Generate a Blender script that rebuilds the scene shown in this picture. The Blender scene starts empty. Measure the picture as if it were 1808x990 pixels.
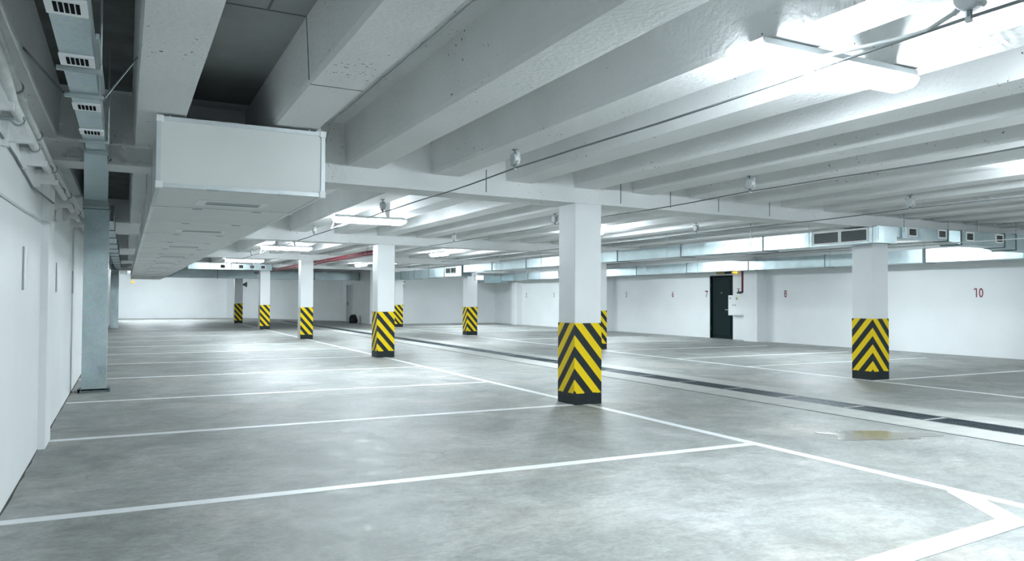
import bpy, math, random
from mathutils import Vector, Matrix
random.seed(7)
S = bpy.context.scene
COL = S.collection
# ------------------------------------------------------------------ camera, world, exposure
F_PX, YAW, PITCH, ROLL, EYE = 1334.2, math.radians(27.067), math.radians(1.40), math.radians(0.28), 1.4
cam = bpy.data.cameras.new('camera'); co = bpy.data.objects.new('camera', cam); COL.objects.link(co)
cam.sensor_fit = 'HORIZONTAL'; cam.sensor_width = 36.0; cam.lens = 36.0 * F_PX / 1808.0
cam.clip_start = 0.05; cam.clip_end = 300
_f = Vector((math.sin(YAW)*math.cos(PITCH), math.cos(YAW)*math.cos(PITCH), math.sin(PITCH)))
_r = Vector((math.cos(YAW), -math.sin(YAW), 0)); _u = _r.cross(_f)
_r2 = math.cos(ROLL)*_r + math.sin(ROLL)*_u; _u2 = -math.sin(ROLL)*_r + math.cos(ROLL)*_u
_m = Matrix((( _r2.x, _u2.x, -_f.x, 0), (_r2.y, _u2.y, -_f.y, 0), (_r2.z, _u2.z, -_f.z, EYE), (0,0,0,1)))
co.matrix_world = _m
S.camera = co
w = bpy.data.worlds.new('world'); S.world = w; w.use_nodes = True
w.node_tree.nodes['Background'].inputs[0].default_value = (0.6, 0.7, 0.75, 1)
w.node_tree.nodes['Background'].inputs[1].default_value = 0.0
S.view_settings.view_transform = 'Standard'; S.view_settings.look = 'None'
S.view_settings.gamma = 1.0; S.view_settings.use_curve_mapping = False
S.view_settings.exposure = 0.08
LAMP_RADIANCE = 300.0; SIDE_RADIANCE = 150.0                       # the glowing diffusers of the batten lamps
LAMP_COLOUR = (0.885, 1.0, 1.06)
try:
    S.cycles.max_bounces = 10; S.cycles.diffuse_bounces = 7; S.cycles.glossy_bounces = 4
    S.cycles.sample_clamp_indirect = 8.0
except Exception: pass

# ------------------------------------------------------------------ materials
def mat(name, col, rough=0.6, metal=0.0, spec=0.5, emit=None, estr=0.0, var=0.0, vscale=3.0, bump=0.0, bscale=40.0, coat=0.0):
    m = bpy.data.materials.new(name); m.use_nodes = True
    nt = m.node_tree; b = nt.nodes['Principled BSDF']
    b.inputs['Base Color'].default_value = (*col, 1); b.inputs['Roughness'].default_value = rough
    b.inputs['Metallic'].default_value = metal; b.inputs['Specular IOR Level'].default_value = spec
    b.inputs['Coat Weight'].default_value = coat
    if emit:
        b.inputs['Emission Color'].default_value = (*emit, 1); b.inputs['Emission Strength'].default_value = estr
    geo = None
    if var or bump:
        geo = nt.nodes.new('ShaderNodeNewGeometry')
    if var:
        n = nt.nodes.new('ShaderNodeTexNoise'); n.inputs['Scale'].default_value = vscale; n.inputs['Detail'].default_value = 6
        nt.links.new(geo.outputs['Position'], n.inputs['Vector'])
        r = nt.nodes.new('ShaderNodeMapRange'); r.inputs[1].default_value = 0.3; r.inputs[2].default_value = 0.7
        r.inputs[3].default_value = 1 - var; r.inputs[4].default_value = 1 + var
        nt.links.new(n.outputs['Fac'], r.inputs[0])
        mx = nt.nodes.new('ShaderNodeMix'); mx.data_type = 'RGBA'; mx.blend_type = 'MULTIPLY'; mx.inputs[0].default_value = 1
        mx.inputs[6].default_value = (*col, 1)
        nt.links.new(r.outputs[0], mx.inputs[7]); nt.links.new(mx.outputs[2], b.inputs['Base Color'])
    if bump:
        n2 = nt.nodes.new('ShaderNodeTexNoise'); n2.inputs['Scale'].default_value = bscale; n2.inputs['Detail'].default_value = 5
        nt.links.new(geo.outputs['Position'], n2.inputs['Vector'])
        bp = nt.nodes.new('ShaderNodeBump'); bp.inputs['Strength'].default_value = bump; bp.inputs['Distance'].default_value = 0.02
        nt.links.new(n2.outputs['Fac'], bp.inputs['Height']); nt.links.new(bp.outputs[0], b.inputs['Normal'])
    return m

M_ceil = mat('painted_concrete_ceiling', (0.71, 0.72, 0.72), 0.75, var=0.05, vscale=1.3, bump=0.40, bscale=26)
def nicks(m, scale, lo, hi, col):
    nt = m.node_tree; b = nt.nodes['Principled BSDF']; src = b.inputs['Base Color'].links[0].from_socket
    geo = nt.nodes.new('ShaderNodeNewGeometry'); n = nt.nodes.new('ShaderNodeTexNoise'); n.inputs['Scale'].default_value = scale; n.inputs['Detail'].default_value = 3
    nt.links.new(geo.outputs['Position'], n.inputs['Vector'])
    q = nt.nodes.new('ShaderNodeTexNoise'); q.inputs['Scale'].default_value = 0.9; nt.links.new(geo.outputs['Position'], q.inputs['Vector'])
    ad = nt.nodes.new('ShaderNodeMath'); ad.operation = 'MULTIPLY_ADD'; ad.inputs[1].default_value = 0.35; nt.links.new(q.outputs['Fac'], ad.inputs[0]); nt.links.new(n.outputs['Fac'], ad.inputs[2])
    r_ = nt.nodes.new('ShaderNodeMapRange'); r_.inputs[1].default_value = lo; r_.inputs[2].default_value = hi; nt.links.new(ad.outputs[0], r_.inputs[0])
    mx = nt.nodes.new('ShaderNodeMix'); mx.data_type = 'RGBA'; mx.inputs[7].default_value = (*col, 1); nt.links.new(r_.outputs[0], mx.inputs[0]); nt.links.new(src, mx.inputs[6]); nt.links.new(mx.outputs[2], b.inputs['Base Color'])
nicks(M_ceil, 30, 0.915, 0.925, (0.12, 0.12, 0.115))
M_wall = mat('painted_wall', (0.79, 0.81, 0.815), 0.6, var=0.035, vscale=0.8, bump=0.12, bscale=14)
M_colm = mat('painted_column', (0.76, 0.78, 0.785), 0.5, var=0.02, vscale=2.0, bump=0.05, bscale=18)
M_line = mat('white_floor_paint', (0.80, 0.82, 0.83), 0.42, var=0.05, vscale=5)
M_white = mat('white_enamel', (0.78, 0.80, 0.80), 0.4, var=0.02, vscale=4)
M_panel = mat('white_sandwich_panel', (0.68, 0.695, 0.68), 0.42, var=0.03, vscale=1.5)
M_alu = mat('aluminium_profile', (0.58, 0.62, 0.63), 0.42, metal=0.5, var=0.05, vscale=9)
M_plastic = mat('pale_grey_plastic', (0.50, 0.53, 0.54), 0.45)
M_black = mat('black_plastic', (0.02, 0.022, 0.024), 0.5)
M_dark = mat('dark_void', (0.008, 0.009, 0.010), 0.9, spec=0.05)
M_cable = mat('grey_cable', (0.16, 0.18, 0.185), 0.55)
M_wcable = mat('white_cable', (0.62, 0.65, 0.65), 0.55)
M_pipe = mat('white_pipe_lagging', (0.66, 0.68, 0.67), 0.6, var=0.10, vscale=14, bump=0.2, bscale=30)
M_redpipe = mat('red_pipe_paint', (0.21, 0.025, 0.04), 0.4)
M_door = mat('black_green_door_paint', (0.005, 0.014, 0.015), 0.5, spec=0.12)
M_gdoor = mat('grey_door_paint', (0.38, 0.42, 0.44), 0.45)
M_iron = mat('cast_iron_grate', (0.075, 0.095, 0.11), 0.48, metal=0.6)
M_chan = mat('drain_channel_concrete', (0.05, 0.055, 0.055), 0.9)
M_bord = mat('pale_channel_concrete', (0.43, 0.435, 0.415), 0.65, var=0.10, vscale=5)
M_num = mat('dark_red_number_paint', (0.22, 0.012, 0.035), 0.5)
M_num2 = mat('faded_number_paint', (0.16, 0.10, 0.13), 0.5)
M_mark = mat('faint_white_paint', (0.84, 0.86, 0.865), 0.7)
M_bag = mat('black_sack', (0.008, 0.008, 0.01), 0.6)
M_amber = mat('amber_lens', (0.75, 0.42, 0.02), 0.3, emit=(1.0, 0.55, 0.03), estr=1.2)
M_yel = mat('yellow_sign', (0.50, 0.42, 0.16), 0.5)
M_lit = mat('glowing_diffuser', (0.9, 0.93, 0.94), 0.4, emit=LAMP_COLOUR, estr=LAMP_RADIANCE)
M_side = mat('glowing_side_lens', (0.9, 0.93, 0.94), 0.4, emit=LAMP_COLOUR, estr=SIDE_RADIANCE)
M_lit2 = mat('glowing_bulkhead', (0.9, 0.93, 0.94), 0.4, emit=LAMP_COLOUR, estr=6.0)

def galv_mat():
    m = bpy.data.materials.new('galvanised_steel'); m.use_nodes = True; nt = m.node_tree; b = nt.nodes['Principled BSDF']
    b.inputs['Metallic'].default_value = 0.92
    geo = nt.nodes.new('ShaderNodeNewGeometry')
    v = nt.nodes.new('ShaderNodeTexVoronoi'); v.inputs['Scale'].default_value = 55
    n = nt.nodes.new('ShaderNodeTexNoise'); n.inputs['Scale'].default_value = 2.2; n.inputs['Detail'].default_value = 5
    n3 = nt.nodes.new('ShaderNodeTexNoise'); n3.inputs['Scale'].default_value = 1.6; n3.inputs['Detail'].default_value = 2
    for x in (v, n, n3): nt.links.new(geo.outputs['Position'], x.inputs['Vector'])
    mx = nt.nodes.new('ShaderNodeMix'); mx.data_type = 'RGBA'; mx.inputs[6].default_value = (0.34, 0.42, 0.44, 1); mx.inputs[7].default_value = (0.58, 0.67, 0.69, 1)
    nt.links.new(n.outputs['Fac'], mx.inputs[0])
    mx2 = nt.nodes.new('ShaderNodeMix'); mx2.data_type = 'RGBA'; mx2.blend_type = 'OVERLAY'; mx2.inputs[0].default_value = 0.12
    nt.links.new(mx.outputs[2], mx2.inputs[6]); nt.links.new(v.outputs['Color'], mx2.inputs[7])
    nt.links.new(mx2.outputs[2], b.inputs['Base Color'])
    r = nt.nodes.new('ShaderNodeMapRange'); r.inputs[3].default_value = 0.24; r.inputs[4].default_value = 0.46
    nt.links.new(n.outputs['Fac'], r.inputs[0]); nt.links.new(r.outputs[0], b.inputs['Roughness'])
    bp = nt.nodes.new('ShaderNodeBump'); bp.inputs['Strength'].default_value = 0.5; bp.inputs['Distance'].default_value = 0.06
    nt.links.new(n3.outputs['Fac'], bp.inputs['Height']); nt.links.new(bp.outputs[0], b.inputs['Normal'])
    return m
M_galv = galv_mat()
M_strip = mat('dull_zinc_strip', (0.36, 0.41, 0.42), 0.5, metal=0.6)
M_flange = mat('dark_flange_strip', (0.16, 0.20, 0.21), 0.5, metal=0.5)

def floor_mat():
    m = bpy.data.materials.new('worn_concrete_floor'); m.use_nodes = True; nt = m.node_tree; b = nt.nodes['Principled BSDF']
    N = nt.nodes.new; L = nt.links.new
    geo = N('ShaderNodeNewGeometry')
    def noise(scale, detail=6, rough=0.6, stretch=None, dist=0.0):
        n = N('ShaderNodeTexNoise'); n.inputs['Scale'].default_value = scale; n.inputs['Detail'].default_value = detail
        n.inputs['Roughness'].default_value = rough; n.inputs['Distortion'].default_value = dist
        if stretch:
            mp = N('ShaderNodeMapping'); mp.inputs['Scale'].default_value = stretch; mp.inputs['Rotation'].default_value = (0, 0, 0.4)
            L(geo.outputs['Position'], mp.inputs['Vector']); L(mp.outputs[0], n.inputs['Vector'])
        else: L(geo.outputs['Position'], n.inputs['Vector'])
        return n
    def ramp(src, stops):
        r = N('ShaderNodeValToRGB'); L(src, r.inputs[0])
        els = r.color_ramp.elements
        while len(els) < len(stops): els.new(0.5)
        for e, (p, c) in zip(els, stops): e.position = p; e.color = (*c, 1)
        return r
    a = noise(1.1, 8, 0.68, dist=0.6)
    ra = ramp(a.outputs['Fac'], [(0.30, (0.215, 0.224, 0.214)), (0.50, (0.32, 0.329, 0.317)), (0.70, (0.45, 0.459, 0.452))])
    c = noise(5.5, 8, 0.7, (1, 1.6, 1), 0.8)
    rc = ramp(c.outputs['Fac'], [(0.34, (0.62, 0.62, 0.61)), (0.52, (0.98, 0.98, 0.98)), (0.68, (1.22, 1.23, 1.23))])
    mx = N('ShaderNodeMix'); mx.data_type = 'RGBA'; mx.blend_type = 'MULTIPLY'; mx.inputs[0].default_value = 0.75
    L(ra.outputs[0], mx.inputs[6]); L(rc.outputs[0], mx.inputs[7])
    # warm rubbed patches
    d = noise(0.55, 4, 0.6); rd = ramp(d.outputs['Fac'], [(0.52, (0, 0, 0)), (0.70, (1, 1, 1))])
    mw = N('ShaderNodeMix'); mw.data_type = 'RGBA'; mw.blend_type = 'MULTIPLY'; mw.inputs[7].default_value = (1.0, 0.93, 0.87, 1)
    L(rd.outputs[0], mw.inputs[0]); L(mx.outputs[2], mw.inputs[6])
    # light scuffs and paint flecks
    e = noise(17, 6, 0.75, (1.0, 2.4, 1)); re = ramp(e.outputs['Fac'], [(0.68, (0, 0, 0)), (0.74, (0.55, 0.55, 0.55))])
    mf = N('ShaderNodeMix'); mf.data_type = 'RGBA'; mf.inputs[7].default_value = (0.70, 0.73, 0.73, 1)
    L(re.outputs[0], mf.inputs[0]); L(mw.outputs[2], mf.inputs[6])
    # fine trowel mottling
    h = noise(24, 8, 0.72, (1.0, 1.5, 1), 0.5); rh = ramp(h.outputs['Fac'], [(0.33, (0.80, 0.79, 0.77)), (0.52, (1.0, 1.0, 1.0)), (0.68, (1.13, 1.14, 1.14))])
    mh = N('ShaderNodeMix'); mh.data_type = 'RGBA'; mh.blend_type = 'MULTIPLY'; mh.inputs[0].default_value = 0.9
    L(mf.outputs[2], mh.inputs[6]); L(rh.outputs[0], mh.inputs[7])
    # hairline cracks, broken up by noise
    wv = noise(1.6, 4, 0.6); va = N('ShaderNodeMixRGB'); va.blend_type = 'ADD'; va.inputs[0].default_value = 0.55
    L(geo.outputs['Position'], va.inputs[1]); L(wv.outputs['Color'], va.inputs[2])
    vo = N('ShaderNodeTexVoronoi'); vo.feature = 'DISTANCE_TO_EDGE'; vo.inputs['Scale'].default_value = 0.42; L(va.outputs[0], vo.inputs['Vector'])
    lt = N('ShaderNodeMath'); lt.operation = 'LESS_THAN'; lt.inputs[1].default_value = 0.0022; L(vo.outputs['Distance'], lt.inputs[0])
    gt = N('ShaderNodeMath'); gt.operation = 'GREATER_THAN'; gt.inputs[1].default_value = 0.56; L(d.outputs['Fac'], gt.inputs[0])
    cm = N('ShaderNodeMath'); cm.operation = 'MULTIPLY'; L(lt.outputs[0], cm.inputs[0]); L(gt.outputs[0], cm.inputs[1])
    cm2 = N('ShaderNodeMath'); cm2.operation = 'MULTIPLY'; cm2.inputs[1].default_value = 0.55; L(cm.outputs[0], cm2.inputs[0])
    mk = N('ShaderNodeMix'); mk.data_type = 'RGBA'; mk.inputs[7].default_value = (0.12, 0.125, 0.12, 1); L(cm2.outputs[0], mk.inputs[0]); L(mh.outputs[2], mk.inputs[6])
    mf = mk
    # dark pits
    g = noise(21, 4, 0.6, (1.0, 1.8, 1)); rg = ramp(g.outputs['Fac'], [(0.24, (0.6, 0.6, 0.6)), (0.31, (0, 0, 0))])
    mg = N('ShaderNodeMix'); mg.data_type = 'RGBA'; mg.inputs[7].default_value = (0.19, 0.20, 0.19, 1)
    L(rg.outputs[0], mg.inputs[0]); L(mf.outputs[2], mg.inputs[6])
    L(mg.outputs[2], b.inputs['Base Color'])
    mr = N('ShaderNodeMapRange'); mr.inputs[1].default_value = 0.3; mr.inputs[2].default_value = 0.7; mr.inputs[3].default_value = 0.42; mr.inputs[4].default_value = 0.68
    L(c.outputs['Fac'], mr.inputs[0]); L(mr.outputs[0], b.inputs['Roughness'])
    b.inputs['Specular IOR Level'].default_value = 0.5
    bm = N('ShaderNodeBump'); bm.inputs['Strength'].default_value = 0.12; bm.inputs['Distance'].default_value = 0.01
    L(c.outputs['Fac'], bm.inputs['Height']); L(bm.outputs[0], b.inputs['Normal'])
    return m
M_floor = floor_mat()

def hazard_mat():
    m = bpy.data.materials.new('yellow_black_hazard_paint'); m.use_nodes = True; nt = m.node_tree; b = nt.nodes['Principled BSDF']
    N = nt.nodes.new; L = nt.links.new
    def math_(op, a, bb=None):
        n = N('ShaderNodeMath'); n.operation = op
        for i, x in enumerate((a, bb)):
            if x is None: continue
            if isinstance(x, (int, float)): n.inputs[i].default_value = x
            else: L(x, n.inputs[i])
        return n.outputs[0]
    tc = N('ShaderNodeTexCoord'); sp = N('ShaderNodeSeparateXYZ'); L(tc.outputs['Object'], sp.inputs[0])
    d = math_('ADD', math_('ADD', sp.outputs[0], sp.outputs[1]), 0.42)
    s = math_('ADD', sp.outputs[2], math_('MULTIPLY', d, 1.15))
    fr = math_('FRACT', math_('DIVIDE', math_('SUBTRACT', s, 0.185 - 2.93), 0.293))
    stripe = math_('LESS_THAN', fr, 0.5)
    n = N('ShaderNodeTexNoise'); n.inputs['Scale'].default_value = 14; L(tc.outputs['Object'], n.inputs['Vector'])
    edge = math_('ADD', sp.outputs[2], math_('MULTIPLY', math_('SUBTRACT', n.outputs['Fac'], 0.5), 0.03))
    up = math_('GREATER_THAN', edge, 0.15)
    fac = math_('MULTIPLY', stripe, up)
    n2 = N('ShaderNodeTexNoise'); n2.inputs['Scale'].default_value = 9; n2.inputs['Detail'].default_value = 6; L(tc.outputs['Object'], n2.inputs['Vector'])
    yb = N('ShaderNodeMix'); yb.data_type = 'RGBA'; yb.inputs[6].default_value = (0.84, 0.60, 0.002, 1); yb.inputs[7].default_value = (0.76, 0.54, 0.004, 1); L(n2.outputs['Fac'], yb.inputs[0])
    kb = N('ShaderNodeMix'); kb.data_type = 'RGBA'; kb.inputs[6].default_value = (0.008, 0.013, 0.015, 1); kb.inputs[7].default_value = (0.018, 0.025, 0.027, 1); L(n2.outputs['Fac'], kb.inputs[0])
    mx = N('ShaderNodeMix'); mx.data_type = 'RGBA'; L(fac, mx.inputs[0]); L(kb.outputs[2], mx.inputs[6]); L(yb.outputs[2], mx.inputs[7])
    L(mx.outputs[2], b.inputs['Base Color']); b.inputs['Roughness'].default_value = 0.55; b.inputs['Specular IOR Level'].default_value = 0.25
    return m
M_haz = hazard_mat()
M_bare = mat('unpainted_band_side', (0.55, 0.53, 0.47), 0.6, var=0.06, vscale=6)

def puddle_mat():
    m = bpy.data.materials.new('muddy_water'); m.use_nodes = True; nt = m.node_tree; b = nt.nodes['Principled BSDF']
    N = nt.nodes.new; L = nt.links.new
    geo = N('ShaderNodeNewGeometry')
    vd = N('ShaderNodeVectorMath'); vd.operation = 'DISTANCE'; vd.inputs[1].default_value = (7.05, 5.28, 0); L(geo.outputs['Position'], vd.inputs[0])
    n = N('ShaderNodeTexNoise'); n.inputs['Scale'].default_value = 6; L(geo.outputs['Position'], n.inputs['Vector'])
    ad = N('ShaderNodeMath'); ad.operation = 'MULTIPLY_ADD'; L(n.outputs['Fac'], ad.inputs[0]); ad.inputs[1].default_value = 0.35; L(vd.outputs['Value'], ad.inputs[2])
    r = N('ShaderNodeValToRGB'); L(ad.outputs[0], r.inputs[0]); e = r.color_ramp.elements
    e[0].position = 0.22; e[0].color = (0.24, 0.225, 0.14, 1); e[1].position = 0.45; e[1].color = (0.25, 0.24, 0.22, 1)  # yellow reflection of the striped column tinted into the middle colour
    L(r.outputs[0], b.inputs['Base Color']); b.inputs['Roughness'].default_value = 0.12; b.inputs['Specular IOR Level'].default_value = 0.5
    return m
M_puddle = puddle_mat()

# ------------------------------------------------------------------ mesh helpers
class MB:
    def __init__(s): s.v = []; s.f = []; s.mi = []; s.cur = 0
    def add(s, vs, fs):
        o = len(s.v); s.v += [tuple(v) for v in vs]; s.f += [tuple(i + o for i in f) for f in fs]; s.mi += [s.cur]*len(fs); return s
    def box(s, x0, x1, y0, y1, z0, z1):
        return s.hexa([(x0,y0,z0),(x1,y0,z0),(x1,y1,z0),(x0,y1,z0),(x0,y0,z1),(x1,y0,z1),(x1,y1,z1),(x0,y1,z1)])
    def hexa(s, p): return s.add(p, [(0,3,2,1),(4,5,6,7),(0,1,5,4),(1,2,6,5),(2,3,7,6),(3,0,4,7)])
    def bevbox(s, x0, x1, y0, y1, z0, z1, b=0.01):
        # box with bevelled vertical edges and bevelled top/bottom
        def ring(d, z): return [(x0+d,y0+b,z) if d==0 else (x0+d,y0+d,z) for _ in (0,)]
        r = lambda i, z: [(x0+b,y0+i,z),(x1-b,y0+i,z),(x1-i,y0+b,z),(x1-i,y1-b,z),(x1-b,y1-i,z),(x0+b,y1-i,z),(x0+i,y1-b,z),(x0+i,y0+b,z)]
        rings = [r(b*0.7, z0), r(0, z0+b*0.7), r(0, z1-b*0.7), r(b*0.7, z1)]
        return s.loft(rings, True)
    def loft(s, rings, caps=True):
        n = len(rings[0]); vs = [p for r in rings for p in r]; fs = []
        for k in range(len(rings)-1):
            for i in range(n):
                j = (i+1) % n; fs.append((k*n+i, k*n+j, (k+1)*n+j, (k+1)*n+i))
        if caps: fs.append(tuple(range(n-1, -1, -1))); fs.append(tuple((len(rings)-1)*n + i for i in range(n)))
        return s.add(vs, fs)
    def tube(s, pts, r, n=8, caps=True):
        pts = [Vector(p) for p in pts]; rings = []; up = Vector((0, 0, 1))
        for i, p in enumerate(pts):
            a = pts[max(0, i-1)]; c = pts[min(len(pts)-1, i+1)]; t = (c-a).normalized()
            ref = up if abs(t.dot(up)) < 0.95 else Vector((1, 0, 0))
            x = t.cross(ref).normalized(); y = x.cross(t)
            rr = r[i] if isinstance(r, (list, tuple)) else r
            rings.append([tuple(p + rr*(math.cos(2*math.pi*k/n)*x + math.sin(2*math.pi*k/n)*y)) for k in range(n)])
        return s.loft(rings, caps)
    def cyl(s, p, q, r, n=12): return s.tube([p, q], r, n)
    def disc(s, c, axis, r, t, n=16, lip=0.0):
        c = Vector(c); a = Vector(axis).normalized()
        if lip: return s.tube([c, c+a*t*0.75, c+a*t], [r, r, r-lip], n)
        return s.tube([c, c+a*t], r, n)
    def bar(s, p, q, w, h):
        p = Vector(p); q = Vector(q); t = (q-p).normalized(); ref = Vector((0,0,1)) if abs(t.z) < 0.95 else Vector((1,0,0))
        x = t.cross(ref).normalized()*w/2; y = x.cross(t).normalized()*h/2
        return s.loft([[tuple(e+x+y), tuple(e-x+y), tuple(e-x-y), tuple(e+x-y)] for e in (p, q)], True)
    def poly(s, pts, z0, z1):
        return s.loft([[(x,y,z0) for x,y in pts],[(x,y,z1) for x,y in pts]], True)

def build(name, mb, mats, root=None, smooth=False, org=None):
    """one mesh object; its vertices are stored relative to its root's (or its own) origin"""
    o3 = Vector(root['_loc']) if root is not None and '_loc' in root else Vector(org if org else (0,0,0))
    me = bpy.data.meshes.new(name)
    me.from_pydata([tuple(Vector(v)-o3) for v in mb.v], [], mb.f); me.update()
    if not isinstance(mats, (list, tuple)): mats = [mats]
    for m in mats: me.materials.append(m)
    if len(mats) > 1: me.polygons.foreach_set('material_index', mb.mi)
    import bmesh as _b
    bm = _b.new(); bm.from_mesh(me); _b.ops.recalc_face_normals(bm, faces=bm.faces); bm.to_mesh(me); bm.free()
    if smooth:
        me.polygons.foreach_set('use_smooth', [len(p.vertices) <= 4 for p in me.polygons])
    ob = bpy.data.objects.new(name, me); COL.objects.link(ob)
    if root is not None: ob.parent = root
    elif org: ob.location = org
    if root is None: ob['_loc'] = tuple(org) if org else (0.0, 0.0, 0.0)
    else: ob['_loc'] = tuple(o3)
    return ob
def thing(name, loc, label, cat, group=None):
    o = bpy.data.objects.new(name, None); COL.objects.link(o); o.location = loc; o.empty_display_size = 0.1; o['_loc'] = tuple(float(x) for x in loc)
    return tag(o, label, cat, group)
def tag(o, label, cat, group=None):
    o['label'] = label; o['category'] = cat
    if group: o['group'] = group
    return o
def struct(o): o['kind'] = 'structure'; return o
def dup(root, loc, label=None, group=None, rotz=0.0):
    r = root.copy(); COL.objects.link(r); r.location = loc; r.rotation_euler = (0, 0, rotz)
    if label: r['label'] = label
    if group: r['group'] = group
    for ch in list(root.children):
        c = ch.copy(); COL.objects.link(c); c.parent = r
        for g in list(ch.children):
            d = g.copy(); COL.objects.link(d); d.parent = c
    return r

# ------------------------------------------------------------------ measured layout (metres)
XL, XR = -0.70, 19.30                      # left and right wall faces
YF, YB = -7.0, 55.6                        # wall behind the camera, far wall
ZR, ZS, ZG = 2.88, 3.35, 2.68              # rib soffit, slab soffit, girder soffit
XA, XB, CW = 5.515, 11.94, 0.42            # column rows (centres) and column size
YA = [8.55+.21, 17.365+.21, 26.18+.21, 34.89+.21, 43.7+.21]
YBc = [8.979+.21, 17.87+.21, 26.73+.21, 35.55+.21]
GX = [0.053, 0.078, 0.083, 0.085, 0.0]     # girders run slightly out of square
GZ = [2.68, 2.68, 2.70, 2.76, 2.78]
def gy(k, x): return YA[k] - 0.23 + GX[k]*(x - 5.3)     # near face of girder k

# ------------------------------------------------------------------ the setting
mb = MB(); mb.box(XL-0.3, 8.37, YF, YB+1.5, -0.3, 0.0); mb.box(8.83, XR+0.3, YF, YB+1.5, -0.3, 0.0)
floor = struct(build('floor', mb, M_floor))
mb = MB(); mb.box(8.37, 8.83, YF, YB+1.5, -0.3, -0.10); build('channel_bed', mb, M_chan, floor)
mb = MB(); mb.box(8.37, 8.83, 47.2, YB+1.5, -0.10, 0.0); mb.box(8.37, 8.83, YF, 3.55, -0.10, 0.0); build('channel_cover', mb, M_floor, floor)
mb = MB(); mb.box(7.80, 8.35, YF, 47.2, 0.0, 0.002); build('channel_border', mb, M_bord, floor)
mb = MB(); mb.box(8.85, 9.30, YF, 47.2, 0.0, 0.002); build('channel_border', mb, M_bord, floor)
mb = MB(); mb.box(7.755, 7.785, YF, 47.2, 0.0, 0.0025); build('floor_joint', mb, mat('dark_joint', (0.10, 0.11, 0.11), 0.8), floor)
mb = MB(); pts_a = []; pts_b = []
for i in range(60):
    yy = 2.0 + i*.25; pts_a.append((XL-.01, yy)); pts_b.append((XL + .004 + random.random()*.014, yy))
mb.poly(pts_a + pts_b[::-1], 0.0, 0.003); build('dirt_line', mb, mat('dark_debris', (0.06, 0.062, 0.055), 0.9, var=0.4, vscale=20), floor)
# painted bay lines
LN = [0]
def fline(p, q, wd=0.10):
    LN[0] += 1
    p = Vector((*p, 0)); q = Vector((*q, 0)); t = (q-p).normalized(); n = Vector((-t.y, t.x, 0))*wd/2
    m = MB(); m.poly([tuple((p-n).xy), tuple((q-n).xy), tuple((q+n).xy), tuple((p+n).xy)], 0.0, 0.003 + 0.00012*LN[0])
    return build('painted_line', m, M_line, floor)
fline((5.49, YF+0.5), (5.49, YA[4]), 0.11)
fline((11.66, 2.0), (11.66, YBc[3]), 0.10)
LY = [5.52, 8.60, 11.56, 14.72, 17.84, 20.85, 23.9, 26.9, 29.9, 33.0, 36.2]
for i, y in enumerate(LY): fline((XL+0.02, y + (0.10 if i == 0 else 0.0)), (5.45, y), 0.105)
for y in [8.92, 11.95, 14.25, 17.2, 20.3, 23.4, 26.4, 29.6, 32.8, 36.0]: fline((11.70, y), (16.9 if 21 < y < 21.5 else 17.6, y), 0.10)
# the chevron turn of the near bay line
fline((5.46, 3.47), (5.06, 2.88), 0.17); fline((5.10, 2.86), (3.2, 2.69), 0.165)
# walls
mb = MB(); mb.box(XL-0.3, XL, YF, YB+1.0, 0, ZS)
wl = struct(build('wall_left', mb, M_wall))
for k in range(5):
    y = gy(k, XL)
    mb = MB(); mb.box(XL-0.02, XL+0.06, y-0.05, y+0.50, 0, 2.66); build('pilaster', mb, M_wall, wl)
mb = MB(); mb.box(XR, XR+0.3, YF, 40.5, 0, ZS)
# the opening for the dark door is built into the wall run
mb = MB(); mb.box(XR, XR+0.3, YF, 20.44, 0, ZS); mb.box(XR, XR+0.3, 21.62, 40.5, 0, ZS); mb.box(XR, XR+0.3, 20.44, 21.62, 2.29, ZS); mb.box(XR+0.2, XR+0.3, 20.44, 21.62, 0, 2.29)
wr = struct(build('wall_right', mb, M_wall))
for y0, y1, dx in ((9.7, 10.3, .4), (18.88, 19.5, .4), (27.85, 28.4, .35), (36.5, 37.1, .35), (0.6, 1.2, .4)):
    mb = MB(); mb.box(XR-dx, XR+0.02, y0, y1, 0, 2.66); build('pilaster', mb, M_wall, wr)
mb = MB(); mb.poly([(XL-0.3, YB), (7.0, YB), (12.05, 45.6), (12.35, 45.6), (12.35, YB+1.4), (XL-0.3, YB+1.4)], 0, ZS)
wb = struct(build('wall_back', mb, M_wall))
mb = MB(); mb.box(6.2, 6.8, YB-0.5, YB+0.1, 0, 2.75); build('pilaster', mb, M_wall, wb)
mb = MB(); mb.box(11.80, 12.15, 40.4, 43.5, 0, ZS); mb.box(11.80, 12.15, 44.9, 45.75, 0, ZS); mb.box(11.80, 12.15, 43.5, 44.9, 2.25, ZS); mb.box(12.0, 12.15, 43.5, 44.9, 0, 2.25)
wa = struct(build('wall_alcove', mb, M_wall))
mb = MB(); mb.box(11.80, XR+0.3, 40.0, 40.4, 0, ZS)
wc = struct(build('wall_far_right', mb, M_wall))
mb = MB(); mb.box(XL-0.3, XR+0.3, YF-0.3, YF, 0, ZS)
wf = struct(build('wall_front', mb, M_wall))
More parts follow.
